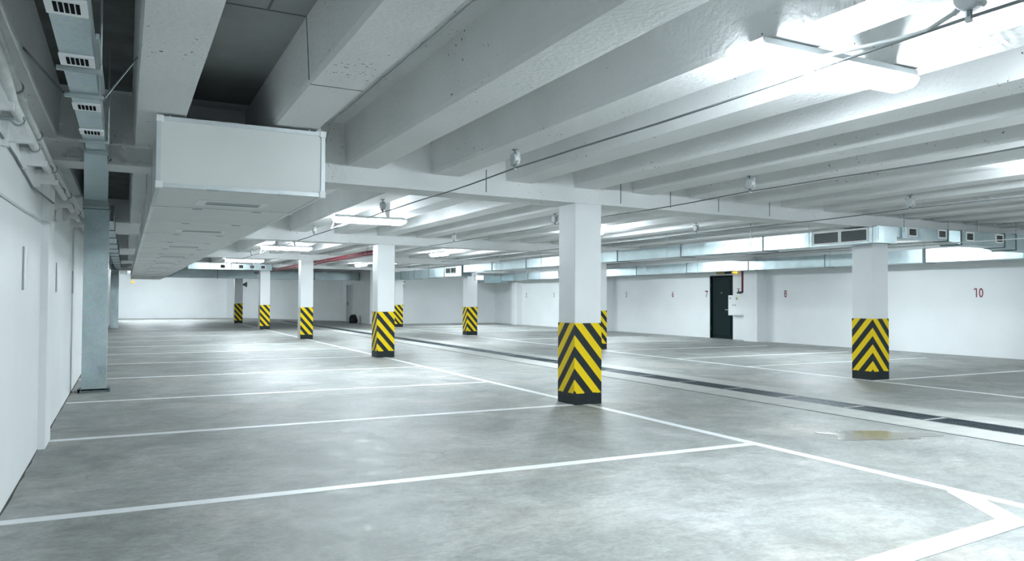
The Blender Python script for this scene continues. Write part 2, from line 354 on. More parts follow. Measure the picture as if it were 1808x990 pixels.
# ceiling: slab, girders, ribs
mb = MB(); mb.box(XL-0.3, XR+0.3, YF-0.3, YB+1.4, ZS, ZS+0.2)
ceil = struct(build('ceiling', mb, M_ceil))
for k in range(5):
    xe = XR if k < 4 else 11.9
    xe = XR if k < 4 else 11.8
    def P(x, d, z): return (x, gy(k, x)+d, z)
    mb = MB(); mb.hexa([P(XL,0,GZ[k]),P(xe,0,GZ[k]),P(xe,.46,GZ[k]),P(XL,.46,GZ[k]),P(XL,0,ZS),P(xe,0,ZS),P(xe,.46,ZS),P(XL,.46,ZS)])
    # a thin casting step along the lower edge
    mb.hexa([P(XL,-.012,GZ[k]),P(xe,-.012,GZ[k]),P(xe,0.0,GZ[k]),P(XL,0.0,GZ[k]),P(XL,-.012,GZ[k]+.035),P(xe,-.012,GZ[k]+.035),P(xe,0.0,GZ[k]+.035),P(XL,0.0,GZ[k]+.035)])
    build('girder', mb, M_ceil, ceil)
RX = [-0.97, 0.06, 1.12, 2.19, 3.23, 4.25, 5.28, 6.27, 7.32, 8.30, 9.28]
while RX[-1] < 18.2: RX.append(RX[-1] + 1.03)
def rib(x, ya, yb, wd=0.355):
    mb = MB(); x0 = max(x, XL); x1 = x + wd
    n = 18; rings = []
    ya0, yb0 = ya(x), yb(x)
    for i in range(n+1):
        t = i/n; y = ya0 + (yb0-ya0)*t
        j = random.uniform(-.004, .004)
        rings.append([(x0 + j, y, ZR), (x1 + j, y, ZR), (x1+0.012, y, ZR+.04), (x1 + 0.035, y, ZS), (x0 - (0.035 if x0 > XL else 0), y, ZS), (x0-(0.012 if x0 > XL else 0), y, ZR+.04)])
    mb.loft(rings, True)
    return build('rib', mb, M_ceil, ceil)
for i, x in enumerate(RX):
    wd = 0.36 if x > -0.5 else 0.37
    rib(x, lambda x: YF, lambda x: gy(0, x+.18)+.01, wd)
    rib(x, lambda x: gy(0, x+.18)+.45, lambda x: gy(1, x+.18)+.01, wd)
    rib(x, lambda x: gy(1, x+.18)+.45, lambda x: gy(2, x+.18)+.01, wd)
    rib(x, lambda x: gy(2, x+.18)+.45, lambda x: gy(3, x+.18)+.01, wd)
    if x < 11: rib(x, lambda x: gy(3, x+.18)+.45, lambda x: gy(4, x+.18)+.01, wd)
    if x < 6.5: rib(x, lambda x: gy(4, x+.18)+.45, lambda x: YB+.02, wd)
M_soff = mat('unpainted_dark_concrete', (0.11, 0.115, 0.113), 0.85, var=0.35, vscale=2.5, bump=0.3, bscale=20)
M_soff2 = mat('shade_grey_soffit', (0.28, 0.295, 0.29), 0.85, var=0.15, vscale=1.5, bump=0.2, bscale=20)  # shade in the recess above the white unit, put into the soffit colour
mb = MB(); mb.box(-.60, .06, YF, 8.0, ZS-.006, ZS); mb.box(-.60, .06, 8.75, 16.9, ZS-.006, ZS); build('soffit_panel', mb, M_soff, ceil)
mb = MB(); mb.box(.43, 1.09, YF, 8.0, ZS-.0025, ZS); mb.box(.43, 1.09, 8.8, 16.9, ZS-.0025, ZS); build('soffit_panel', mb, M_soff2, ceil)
# casting joints across the near bays
mb = MB(); mb.box(1.118, 1.484, 5.262, 5.274, ZR-.002, ZR+.004); mb.hexa([(1.105,5.262,ZR+.03),(1.112,5.262,ZR+.03),(1.112,5.274,ZR+.03),(1.105,5.274,ZR+.03),(1.083,5.262,ZS-.01),(1.09,5.262,ZS-.01),(1.09,5.274,ZS-.01),(1.083,5.274,ZS-.01)]); mb.box(0.46, 1.085, 5.262, 5.276, ZS-.006, ZS+.01); mb.box(0.82, 0.835, 3.0, 5.27, ZS-.006, ZS+.01)
build('casting_joint', mb, mat('casting_joint_dark', (0.13, 0.14, 0.14), 0.9), ceil)  # dark tone of the joint lines themselves
for gx in (1.9, 3.95, 6.05, 6.95, 7.9, 9.0):
    mb = MB(); mb.box(gx, gx+.012, gy(0, gx)-.003, gy(0, gx)+.01, GZ[0]+.04, ZR+.12); build('casting_joint', mb, bpy.data.materials['casting_joint_dark'], ceil)

# doors
mb = MB(); mb.box(XR+0.06, XR+0.11, 20.52, 21.56, 0.01, 2.24); mb.bevbox(XR+0.035, XR+0.06, 20.60, 21.47, 0.12, 2.14, 0.01)
d1 = struct(build('door_1', mb, M_door))
mb = MB(); mb.box(XR-0.01, XR+0.12, 20.44, 20.52, 0, 2.29); mb.box(XR-0.01, XR+0.12, 21.56, 21.62, 0, 2.29); mb.box(XR-0.01, XR+0.12, 20.52, 21.56, 2.24, 2.29); build('door_frame', mb, M_door, d1)
mb = MB(); mb.cyl((XR+0.05, 20.66, 1.05), (XR-0.02, 20.66, 1.05), 0.014); mb.cyl((XR-0.02, 20.655, 1.05), (XR-0.02, 20.80, 1.05), 0.011); build('door_handle', mb, M_alu, d1, True)
mb = MB(); mb.disc((XR+0.036, 21.05, 1.66), (-1,0,0), 0.02, 0.012); build('peephole', mb, M_alu, d1)
for z in (0.35, 1.95):
    mb = MB(); mb.cyl((XR-0.005, 21.57, z-.07), (XR-0.005, 21.57, z+.07), 0.016); build('hinge', mb, M_black, d1)
mb = MB(); mb.box(11.83, 11.88, 43.56, 44.84, 0.01, 2.19)
d2 = struct(build('door_2', mb, M_gdoor))
mb = MB(); mb.box(11.77, 11.90, 43.5, 43.56, 0, 2.25); mb.box(11.77, 11.90, 44.84, 44.9, 0, 2.25); mb.box(11.77, 11.90, 43.56, 44.84, 2.19, 2.25); build('door_frame', mb, M_wall, d2)
mb = MB(); mb.box(11.81, 11.83, 44.66, 44.74, 0.95, 1.2); mb.cyl((11.82, 44.70, 1.1), (11.77, 44.70, 1.1), 0.015); mb.cyl((11.77, 44.71, 1.1), (11.77, 44.52, 1.1), 0.014); build('door_handle', mb, M_black, d2)

# painted bay numbers on the right wall
def number(txt, y, z, h, m, x=XR):
    cu = bpy.data.curves.new('number_text', 'FONT'); cu.body = txt; cu.size = h*1.38; cu.align_x = 'CENTER'; cu.extrude = 0.002
    cu.offset = 0.004
    to = bpy.data.objects.new('number_text', cu)
    me = bpy.data.meshes.new_from_object(to); bpy.data.objects.remove(to); bpy.data.curves.remove(cu)
    ob = bpy.data.objects.new('painted_number', me); COL.objects.link(ob)
    me.materials.clear(); me.materials.append(m)
    R = Matrix(((0, 0, -1, 0), (-1, 0, 0, 0), (0, 1, 0, 0), (0, 0, 0, 1)))      # text reads from -X side
    me.transform(Matrix.Translation((x-0.002, y, z)) @ R @ Matrix.Diagonal((0.72, 1, 1, 1)))
    ob.parent = wr; ob['label'] = 'dark red painted bay number ' + txt
    return ob
for t, y in (('2', 36.05), ('3', 33.1), ('4', 30.0), ('5', 26.88), ('6', 23.76), ('8', 18.02), ('9', 14.9), ('10', 11.7)):
    number(t, y, 1.505, 0.235, M_num if t in '6810' else M_num2)
number('7', 21.80, 1.505, 0.235, M_num2)
mb = MB(); mb.bar((XR-.003, 11.770, 1.733), (XR-.003, 11.825, 1.690), 0.004, 0.026); build('painted_number_top', mb, M_num, wr)
mb = MB(); mb.box(XR-0.008, XR+0.005, 21.73, 21.87, 1.705, 1.745); build('painted_number_top', mb, M_num, wr)

# ------------------------------------------------------------------ columns
def make_column(loc, h, label, bare=False):
    x, y = loc; c = CW/2
    t = thing('column', (x, y, 0), label, 'column', 'striped concrete columns')
    mb = MB(); mb.bevbox(x-c, x+c, y-c, y+c, 1.08, h, 0.008); build('shaft', mb, M_colm, t)
    mb = MB(); e = .004
    mb.add([(x-c-e,y-c-e,0),(x+c+e,y-c-e,0),(x+c+e,y+c+e,0),(x-c-e,y+c+e,0),(x-c-e,y-c-e,1.082),(x+c+e,y-c-e,1.082),(x+c+e,y+c+e,1.082),(x-c-e,y+c+e,1.082)],
           [(0,3,2,1),(4,5,6,7),(0,1,5,4),(1,2,6,5),(2,3,7,6)])
    if bare: mb.cur = 1
    mb.add([(x-c-e,y-c-e,0),(x-c-e,y+c+e,0),(x-c-e,y+c+e,1.082),(x-c-e,y-c-e,1.082)], [(1,0,3,2)])
    build('hazard_band', mb, [M_haz, M_bare], t)
    return t
lab_A = ['white concrete column with black and yellow chevron base, the nearest and largest one in mid photo',
         'white column with striped base, second nearest in the left row, beyond the nearest big column',
         'white column with striped base and pale unpainted side, third in the left row',
         'white column with striped base, fourth in the left row, left of the grey alcove',
         'shaded grey column with dim striped base, farthest one in the left row near the back wall']
lab_B = ['white column with chevron base right of the floor drain, under the dark double grille',
         'white column with striped base mostly hidden right behind the nearest big column',
         'pale column with chevron base standing alone before the far right wall, below the bright lamp box',
         'small column with striped base peeping out right behind the second left row column']
for k in range(5): make_column((XA, YA[k]), GZ[k]+.002, lab_A[k], k >= 2)
for k in range(4): make_column((XB, YBc[k]), GZ[k]+.002, lab_B[k])

# ------------------------------------------------------------------ batten lamps (the room's light)
def make_lamp(x0, x1, y, z, label, tail=False):
    cx = (x0+x1)/2
    t = thing('batten_lamp', (cx, y, z), label, 'lamp', 'batten lamps under the ceiling ribs')
    mb = MB(); mb.bevbox(x0+.015, x1-.02, y-.078, y+.078, z+0.018, z+.062, 0.008); build('housing', mb, M_plastic, t)
    rings = []
    for xx, q in ((x0, .35), (x0+.02, .75), (x0+.06, 1.0), (x1-.09, 1.0), (x1-.04, .8), (x1, .35)):
        h = .088*q
        rings.append([(xx, y-.068, z+.017), (xx, y-.066, z+.017-h*.5), (xx, y-.056, z+.017-h*.92), (xx, y+.056, z+.017-h*.92), (xx, y+.066, z+.017-h*.5), (xx, y+.068, z+.017)])
    mb = MB(); mb.loft(rings, True); build('side_lens', mb, M_side, t)
    mb = MB(); mb.hexa([(x0+.06,y-.050,z+.017-.085),(x1-.09,y-.050,z+.017-.085),(x1-.09,y+.050,z+.017-.085),(x0+.06,y+.050,z+.017-.085),(x0+.06,y-.055,z+.017-.078),(x1-.09,y-.055,z+.017-.078),(x1-.09,y+.055,z+.017-.078),(x0+.06,y+.055,z+.017-.078)]); build('diffuser', mb, M_lit, t)
    for xx in (x0+.2, x1-.2):
        mb = MB(); mb.box(xx-.012, xx+.012, y-.02, y+.02, z+.060, ZR+.001); build('mounting_clip', mb, M_white, t)
    if tail:
        mb = MB(); mb.tube([(x0+.04, y, z+.02), (x0-.0, y-.02, z-.10), (x0-.05, y-.05, z-.20)], 0.008, 6); mb.tube([(x0-.05, y-.05, z-.20), (x0+.08, y-.06, z-.14), (x0+.22, y-.07, z-.085)], 0.010, 6)
        build('hanging_lead', mb, M_line, t)
    return t
ZL = 2.812
make_lamp(3.13, 4.50, 3.16, ZL, 'large bright batten lamp across the ribs in the upper right of the photo')
make_lamp(3.24, 4.58, 13.3, ZL, 'glowing batten lamp with a loose lead, the largest one beyond the nearest girder', True)
make_lamp(3.33, 4.72, 21.85, ZL, 'glowing batten lamp with a hanging lead just left of the third left row column top', True)
make_lamp(3.30, 4.68, 30.05, ZL, 'small glowing batten lamp farthest left, above the vented metal duct', True)
make_lamp(2.40, 3.78, 50.2, ZL, 'unseen batten lamp added beyond the big far duct to brighten the back wall')  # hidden extra lamp, added to brighten the back wall
make_lamp(0.30, 1.68, 49.8, ZL, 'batten lamp beyond the white unit lighting the back wall on the left')
make_lamp(3.20, 4.58, -5.4, ZL, 'batten lamp behind the viewpoint over the left bays')
def make_lamp_y(x, y0, y1, z, label):
    L = y1-y0
    t = make_lamp(x-L/2, x+L/2, (y0+y1)/2, z, label); t.rotation_euler = (0, 0, math.pi/2)
    return t
make_lamp_y(8.70, -5.3, -4.0, ZL, 'batten lamp behind the viewpoint over the drain')
make_lamp_y(8.62, 3.35, 4.70, ZL, 'batten lamp cut off by the right edge of the photo')
make_lamp_y(8.70, 12.95, 14.2, ZL, 'batten lamp glowing just right of the top of the nearest big column')
make_lamp_y(8.80, 21.6, 22.95, ZL, 'short bright batten lamp left of the duct with the small double grille')
make_lamp_y(8.80, 30.5, 31.9, ZL, 'tiny bright batten lamp between the second and third left row columns')
for y in (4.0, 13.3, 22.2, 31.0, 35.4):  # the last one is an unseen extra, added to brighten the far right wall
    make_lamp_y(15.3, y-.65, y+.65, ZL, 'batten lamp over the right hand bays at %s' % {4.0:'the near end', 13.3:'the tenth bay', 22.2:'the dark door', 31.0:'the second bay', 35.4:'the far end, added to brighten its wall'}[y])

# ------------------------------------------------------------------ ducts
def duct_run(axis, a0, a1, b0, b1, z0, z1, root, seg=1.25, name='duct_section'):
    """rectangular galvanised sections with flange strips between them"""
    n = max(1, round((a1-a0)/seg)); st = (a1-a0)/n
    def bx(m, p, q, e):
        if axis == 'y': m.box(b0-e, b1+e, p, q, z0-e, z1+e)
        else: m.box(p, q, b0-e, b1+e, z0-e, z1+e)
    for i in range(n):
        m = MB(); bx(m, a0+i*st+.004, a0+(i+1)*st-.004, 0); build(name, m, M_galv, root)
    for i in range(n+1):
        m = MB(); p = a0+i*st; bx(m, p-.014, p+.014, .014); build('flange', m, M_flange, root)
def grille(x0, x1, y0, y1, z0, z1, face, root, nslat, name='vent_grille', vertical=False):
    """framed louvre on a duct face: face is '-x', '-y' or '-z'"""
    m = MB(); fr = 0.03
    def bx(u0, u1, v0, v1, d0, d1, mm):
        if face == '-x': mm.box(x0-d1, x0-d0, u0, u1, v0, v1)
        elif face == '-y': mm.box(u0, u1, y0-d1, y0-d0, v0, v1)
        else: mm.box(u0, u1, v0, v1, z0-d1, z0-d0)
    U = (y0, y1) if face == '-x' else (x0, x1); V = (y0, y1) if face == '-z' else (z0, z1)
    w_, h_ = U[1]-U[0], V[1]-V[0]; fr = min(0.032, 0.16*min(w_, h_))
    bx(U[0], U[1], V[0], V[0]+fr, 0, .012, m); bx(U[0], U[1], V[1]-fr, V[1], 0, .012, m)
    bx(U[0], U[0]+fr, V[0]+fr, V[1]-fr, 0, .012, m); bx(U[1]-fr, U[1], V[0]+fr, V[1]-fr, 0, .012, m)
    g = build(name, m, M_white, root)
    m = MB(); bx(U[0]+fr, U[1]-fr, V[0]+fr, V[1]-fr, .0005, .002, m); build('dark_opening', m, M_dark, g)
    m = MB()
    for i in range(1, nslat+1):
        if vertical:
            u = U[0]+fr + (w_-2*fr)*i/(nslat+1); bx(u-.003, u+.003, V[0]+fr, V[1]-fr, .002, .005, m)
        else:
            v = V[0]+fr + (h_-2*fr)*i/(nslat+1); bx(U[0]+fr, U[1]-fr, v-.0018, v+.0018, .002, .005, m)
    build('slats', m, M_plastic if nslat < 6 else M_strip, g)
    return g
def hangers(pts, root, z0, z1=ZR):
    for x, y in pts:
        zt = z1
        m = MB(); m.cyl((x, y, z0), (x, y, zt), 0.007, 6); build('hanger_rod', m, M_strip, root)
# duct along the right column row
t = thing('ventilation_duct', (11.5, 8.6, 2.40), 'long galvanised duct along the right column row with a wide dark grille', 'duct')
duct_run('y', 8.62, 26.15, 11.30, 11.70, 2.39, 2.655, t, 2.5)
g1 = grille(11.30, 0, 8.72, 9.30, 2.41, 2.655, '-x', t, 11); grille(11.30, 0, 9.30, 9.89, 2.41, 2.655, '-x', t, 11)
m = MB(); m.box(11.285, 11.79, 8.54, 8.62, 2.385, 2.67); m.box(11.31, 11.76, 8.535, 8.545, 2.41, 2.645); build('end_cap', m, M_galv, t)
hangers([(11.27, y) for y in (9.95, 11.43, 14.1, 16.9, 20.1, 23.0, 25.6)], t, 2.39, ZR+.46)
# its low far continuation with a small double grille
t = thing('ventilation_duct', (11.5, 26.3, 2.25), 'dim galvanised duct beyond the right row with a small double grille near its lit end', 'duct')
duct_run('y', 26.3, 36.9, 11.30, 11.69, 2.27, 2.64, t, 1.9)
for a in (26.85, 27.38): grille(11.30, 0, a, a+.53, 2.38, 2.62, '-x', t, 8)
hangers([(11.27, y) for y in (27.0, 29.6, 32.0, 34.3)], t, 2.27, ZR+.46)
# short cross duct with four small vents, off the near end of the right row duct
t = thing('ventilation_duct', (13.5, 8.75, 2.5), 'stepped galvanised duct with four small white vents, running right from a column', 'duct')
m = MB(); m.box(11.80, 12.10, 8.70, 8.90, 2.515, 2.685); build('duct_section', m, M_galv, t)
m = MB(); m.box(12.10, 13.36, 8.66, 8.90, 2.50, 2.69); build('duct_section', m, M_galv, t)
m = MB(); m.hexa([(13.38,8.66,2.50),(13.66,8.60,2.44),(13.66,8.98,2.44),(13.38,8.90,2.50),(13.38,8.66,2.69),(13.66,8.60,2.69),(13.66,8.98,2.69),(13.38,8.90,2.69)]); build('duct_section', m, M_galv, t)
m = MB(); m.box(13.68, 15.0, 8.60, 8.98, 2.44, 2.69); build('duct_section', m, M_galv, t)
m = MB(); m.hexa([(15.02,8.60,2.44),(15.30,8.56,2.395),(15.30,9.0,2.395),(15.02,8.98,2.44),(15.02,8.60,2.69),(15.30,8.56,2.69),(15.30,9.0,2.69),(15.02,8.98,2.69)]); build('duct_section', m, M_galv, t)
m = MB(); m.box(15.32, 19.0, 8.56, 9.0, 2.395, 2.69); build('duct_section', m, M_galv, t)
for xx, ya, yb, za in ((13.37, 8.66, 8.92, 2.50), (13.67, 8.60, 8.98, 2.44), (15.01, 8.60, 8.98, 2.44), (15.31, 8.56, 9.0, 2.395)):
    m = MB(); m.box(xx-.014, xx+.014, ya-.014, yb+.014, za-.014, 2.705); build('flange', m, M_flange, t)
for xa, ya in ((12.25, 8.66), (13.08, 8.66), (13.80, 8.60), (14.72, 8.60)):
    grille(xa, xa+.25, ya, 0, 2.535 if xa < 13.5 else 2.51, 2.695 if xa < 13.5 else 2.68, '-y', t, 4)
hangers([(12.15, 8.66), (13.4, 8.66), (14.2, 8.62), (15.35, 8.58), (17.0, 8.58)], t, 2.6, ZS)
# duct near the right wall
t = thing('ventilation_duct', (18.4, 10, 2.4), 'long plain galvanised duct hung close to the right wall above the bay numbers', 'duct')
duct_run('y', 9.0+.05, 12.4, 18.20, 18.62, 2.385, 2.73, t, 3.4); duct_run('y', 12.45, 36.9, 18.20, 18.62, 2.385, 2.73, t, 2.9)
m = MB(); m.box(17.2, 18.62, 36.92, 37.9, 2.27, 2.66); build('duct_section', m, M_galv, t)
hangers([(18.17, y) for y in (10, 12.4, 15.3, 18.2, 21.0, 24, 26.7, 29.6, 32.5, 35.4)], t, 2.385, ZS)
# cross ducts at the far end of the left side
t = thing('ventilation_duct', (4, 34.5, 2.6), 'slim far duct with four little vents, left of the fourth left row column', 'duct')
duct_run('x', 2.3, 5.70, 34.25, 34.60, 2.60, 2.86, t, 0.85)
for xa in (3.55, 4.30, 4.75, 5.2): grille(xa, xa+.22, 34.25, 0, 2.645, 2.82, '-y', t, 3)
hangers([(2.6, 34.4), (4.1, 34.4), (5.2, 34.4)], t, 2.7, ZS)
t = thing('ventilation_duct', (7, 42, 2.4), 'big dull galvanised duct crossing the far end before the back wall and alcove', 'duct')
duct_run('x', 1.75, 11.75, 42.0, 42.6, 2.41, 2.82, t, 2.4)
hangers([(2.9, 42.3), (5.0, 42.3), (7.7, 42.3), (9.9, 42.3)], t, 2.5, ZS)

# duct over the left side bays: slim vented run, long widening offset, riser to the floor
t = thing('ventilation_duct', (-0.4, 12.9, 0), 'vented galvanised duct at upper left turning down to stand on the floor', 'duct')
def sec(y, x0, x1, z0, z1): return [(x0,y,z0),(x1,y,z0),(x1,y,z1),(x0,y,z1)]
XD0, XD1, ZD0, ZD1 = -0.315, -0.165, 2.62, 2.785
for a, b_ in ((-1.0, 1.6), (1.62, 3.3), (3.33, 4.60), (4.62, 5.20), (5.22, 6.68)):
    m = MB(); m.box(XD0, XD1, a, b_, ZD0, ZD1); build('duct_section', m, M_galv, t)
m = MB(); m.loft([sec(6.70, XD0+.01, XD1-.01, 2.64, 2.78), sec(7.28, XD0, XD1, 2.64, 2.76)], True); build('duct_section', m, M_galv, t)
m = MB(); m.box(XD0-.02, XD1+.015, 7.28, 7.36, 2.615, 2.675+.10); build('flange', m, M_strip, t)
rings = []
for i in range(15):
    u = i/14; y = 7.36 + (12.55-7.36)*u
    s_ = u
    sag = 0.045*math.sin(math.pi*u)
    x0 = -0.335 + (-0.56+0.335)*s_; x1 = -0.165 + (-0.262+0.165)*s_ + .012*math.sin(math.pi*u)
    zb = 2.63 + (2.80-2.63)*u - sag*.5
    rings.append(sec(y, x0, x1, zb, zb+.14+.25*u))
m = MB(); m.loft(rings, True); build('offset_bend', m, M_galv, t)
m = MB(); m.box(-0.575, -0.25, 12.55, 12.62, 2.72, 3.2); build('flange', m, M_strip, t)
m = MB(); m.box(-0.56, -0.235, 12.70, 13.02, 0.03, 2.74); build('riser', m, M_galv, t)
m = MB(); m.loft([[(-.56,12.62,2.70),(-.24,12.62,2.70),(-.24,13.02,2.70),(-.56,13.02,2.70)],[(-.57,12.62,2.82),(-.255,12.62,2.82),(-.255,13.02,2.82),(-.57,13.02,2.82)]], True); build('riser_collar', m, M_galv, t)
m = MB(); m.box(-0.575, -0.22, 12.685, 13.035, 2.69, 2.715); build('flange', m, M_flange, t)
m = MB(); m.box(-0.60, -0.21, 12.70, 12.715, 0, .05); m.box(-0.61, -0.575, 12.70, 13.02, 0, .05); m.box(-0.225, -0.185, 12.70, 13.02, 0, .05); build('base_angle', m, M_flange, t)
for yv in (1.1, 2.4, 3.55, 4.36, 5.42, 6.25):
    m = MB(); m.box(XD0-.004, XD1+.004, yv, yv+.19, ZD0-.012, ZD0-.0005)
    p = build('vent_plate', m, M_white, t)
    m = MB()
    for q in range(5): m.box(XD0+.027+q*.021, XD0+.042+q*.021, yv+.03, yv+.15, ZD0-.0145, ZD0-.012)
    build('vent_slots', m, M_dark, p)
for yv in (4.60, 5.20, 6.69):
    m = MB(); m.box(XD0-.03, XD1+.03, yv, yv+.03, ZD0-.022, ZD0-.0005); build('support_bar', m, M_strip, t)
for yv in (4.66, 6.7): hangers([(XD1+.025, yv)], t, ZD0-.02, ZS)
for (p, q) in (((XD0-.03, 5.21, ZD0-.01), (-0.60, 5.5, 2.95)), ((XD1+.03, 5.21, ZD0-.01), (0.045, 5.35, 2.93))):
    m = MB(); m.bar(p, q, 0.022, 0.004); build('perforated_strap', m, M_strip, t)
m = MB(); m.box(-0.15, -0.135, 4.2, 5.3, 2.66, 2.69); build('support_rail', m, M_strip, t)
# second standing duct and its run, far along the left wall
t = thing('ventilation_duct', (-0.45, 38.3, 0), 'far galvanised duct along the left wall that drops to a second riser on the floor', 'duct')
duct_run('y', 13.6, 37.6, -0.42, -0.20, 2.62, 2.84, t, 2.0)
m = MB(); m.box(-0.60, -0.28, 38.2, 38.6, 0.0, 2.66); build('riser', m, M_galv, t)
m = MB(); m.loft([sec(37.6, -0.42, -0.20, 2.62, 2.84), sec(38.6, -.6, -.28, 2.62, 2.9)], True); build('riser_collar', m, M_galv, t)

# ------------------------------------------------------------------ white modular unit under the left ribs
t = thing('ventilation_unit', (0.87, 6.65, 2.28), 'long white panelled ventilation unit with a square boxed front hanging at upper left', 'ventilation unit')
X0, X1, Z0, Z1 = 0.20, 1.545, 2.285, 2.855
JY = [6.65, 8.16, 9.80, 11.60, 13.35]
while JY[-1] < 41.5: JY.append(JY[-1]+1.78)
for i in range(len(JY)-1):
    a, b_ = JY[i], JY[i+1]; top = Z1 if i == 0 else 2.655
    m = MB(); m.bevbox(X0+.012, X1-.012, a+.008, b_-.008, Z0+.008, top-.008, .012); mod = build('module_panel', m, M_panel, t)
    m = MB(); e = .034
    for yy in ((a+.010, a+.010+e), (b_-.010-e, b_-.010)):
        m.box(X0, X1, yy[0], yy[1], Z0, Z0+.02); m.box(X0+.001, X0+.02, yy[0]+.001, yy[1]-.001, Z0+.002, top-.002); m.box(X1-.02, X1-.001, yy[0]+.001, yy[1]-.001, Z0+.002, top-.002); m.box(X0, X1, yy[0], yy[1], top-.02, top)
    m.box(X0+.002, X0+e, a+.002, b_-.002, Z0+.002, Z0+.014); m.box(X1-e, X1-.002, a+.002, b_-.002, Z0+.002, Z0+.014)
    if i == 0:
        for zz in ((Z0, Z0+e), (top-e, top)): m.box(X0, X1, a-.004, a+.01, zz[0], zz[1])
        for xx in ((X0, X0+e), (X1-e, X1)): m.box(xx[0], xx[1], a-.003, a+.01, Z0+.001, top-.001)
    build('edge_profile', m, M_alu if i == 0 else M_white, mod)
    m = MB()
    for xx in (X0-.006, X1-.05):
        m.bevbox(xx, xx+.056, a-.012, a+.045, Z0-.008, Z0+.05, .006)
        if i == 0: m.bevbox(xx, xx+.056, a-.012, a+.045, top-.045, top+.008, .006)
    build('corner_fitting', m, M_white, mod)
    m = MB()
    for xx in (X0+.38, X1-.40): m.box(xx, xx+.09, a-.02, a+.02, Z0-.006, Z0+.002)
    build('joint_clip', m, M_strip, mod)
    if i % 2 == 0:
        gy0 = a + (b_-a)*.52
        m = MB(); m.box(.57, 1.20, gy0, gy0+.40, Z0+.001, Z0+.0075); fr = build('grille_frame', m, M_white, mod)
        m = MB(); m.box(.66, 1.14, gy0+.08, gy0+.28, Z0-.001, Z0+.004)
        fr2 = build('grille_slot', m, M_strip, mod)
        m = MB(); m.box(.66, 1.14, gy0+.25, gy0+.28, Z0-.003, Z0+.001); build('grille_flap', m, M_flange, mod)
for x, y in ((1.42, 6.72), (0.30, 6.72), (0.185, 8.10), (0.20, 9.9), (1.5, 9.9), (0.2, 15.1), (1.5, 15.1), (.2, 20.5), (1.5, 20.5), (.2, 27.6), (1.5, 27.6), (.2, 34.7), (1.5, 34.7)):
    m = MB(); m.cyl((x, y, 2.63 if y > 8.2 else Z1-.02), (x, y, 3.34 if not (0.06 < x < .42 or 1.12 < x < 1.48) else ZR+.002), .008, 6); build('hanger_rod', m, M_alu, t)
m = MB(); m.bevbox(1.475, 1.53, 6.75, 6.81, 2.855, 2.93, .006); m.tube([(1.46, 6.78, 2.95), (1.45, 6.78, 2.90), (1.44, 6.77, 2.855)], .008, 6); build('cable_entry', m, M_plastic, t)

# ------------------------------------------------------------------ pipes and cables
def pipe(name, pts, r, m_, label, cat, n=10, kind=None):
    mb = MB(); mb.tube(pts, r, n); o = build(name, mb, m_, None, True, org=pts[0]); tag(o, label, cat); return o
lp = thing('lagged_pipe', (-0.6, 9, 2.4), 'lower of two white lagged pipes along the left wall', 'pipe')
m = MB(); m.tube([(-.605,2.5,2.70),(-.605,4.68,2.66),(-.605,5.26,2.525),(-.605,6.34,2.49),(-.605,8.34,2.46),(-.605,11,2.46),(-.605,13.06,2.46),(-.605,20,2.46),(-.605,34,2.48)], .030, 10); build('pipe_run', m, M_pipe, lp, True)
for y in (5.5, 6.46, 7.52, 9.0, 10.5, 12.0):
    m = MB(); m.tube([(-.605+.034*math.cos(a), y, 2.485+.034*math.sin(a)) for a in [i*math.pi/6 for i in range(13)]], .008, 6); m.box(-.699, -.63, y-.012, y+.012, 2.48, 2.50); build('pipe_clamp', m, M_strip, lp)
lp = thing('lagged_pipe', (-0.56, 9, 2.6), 'upper of two white lagged pipes along the left wall', 'pipe')
m = MB(); m.tube([(-.605,2.5,2.80),(-.605,4.6,2.74),(-.605,5.9,2.62),(-.605,8.0,2.56),(-.605,12.8,2.56),(-.605,34,2.57)], .030, 10); build('pipe_run', m, M_pipe, lp, True)
for y in (5.4, 6.6, 8.0, 10.0, 12.0):
    m = MB(); m.tube([(-.605+.034*math.cos(a), y, (2.66 if y < 6 else 2.60 if y < 7 else 2.56)+.034*math.sin(a)) for a in [i*math.pi/6 for i in range(13)]], .008, 6); build('pipe_clamp', m, M_strip, lp)
nb = ['nearest', 'second nearest', 'third nearest', 'fourth nearest', 'fifth nearest', 'sixth nearest', 'seventh nearest']
for i, y in enumerate((4.6, 5.55, 6.50, 7.53, 9.4, 10.7, 12.0)):
    m = MB(); m.box(-.705, -.66, y, y+.06, 2.33, 2.70); m.box(-.704, -.53, y+.004, y+.056, 2.36, 2.40); m.hexa([(-.70,y+.02,2.40),(-.55,y+.02,2.40),(-.55,y+.04,2.40),(-.70,y+.04,2.40),(-.70,y+.02,2.66),(-.66,y+.02,2.66),(-.66,y+.04,2.66),(-.70,y+.04,2.66)])
    o = build('wall_bracket', m, M_ceil, None, org=(-.7, y, 2.36)); tag(o, 'pale wall bracket carrying the lagged pipes on the left wall, %s of the row' % nb[i], 'bracket', 'pipe brackets on the left wall')
pipe('wall_cable', [(-.69,3.6,2.42),(-.688,5.36,2.38),(-.688,6.15,2.36),(-.688,7.25,2.29),(-.612,8.2,2.27)], .009, M_cable, 'dark cable sagging along the left wall below the pipes', 'cable', 6)
pipe('wall_cable', [(-.69,3.6,2.16),(-.688,5.42,2.02),(-.688,6.9,2.05),(-.61,8.35,2.10),(-.61,8.6,2.14),(-.66,8.9,2.2),(-.688,9.4,2.24),(-.688,9.5,2.34)], .008, M_wcable, 'thin pale cable looped low across the left wall pilaster', 'cable', 6)
pr_ = thing('sprinkler_pipe', (5.83, 19, 2.6), 'upper red pipe under the ceiling between the left row columns', 'pipe')
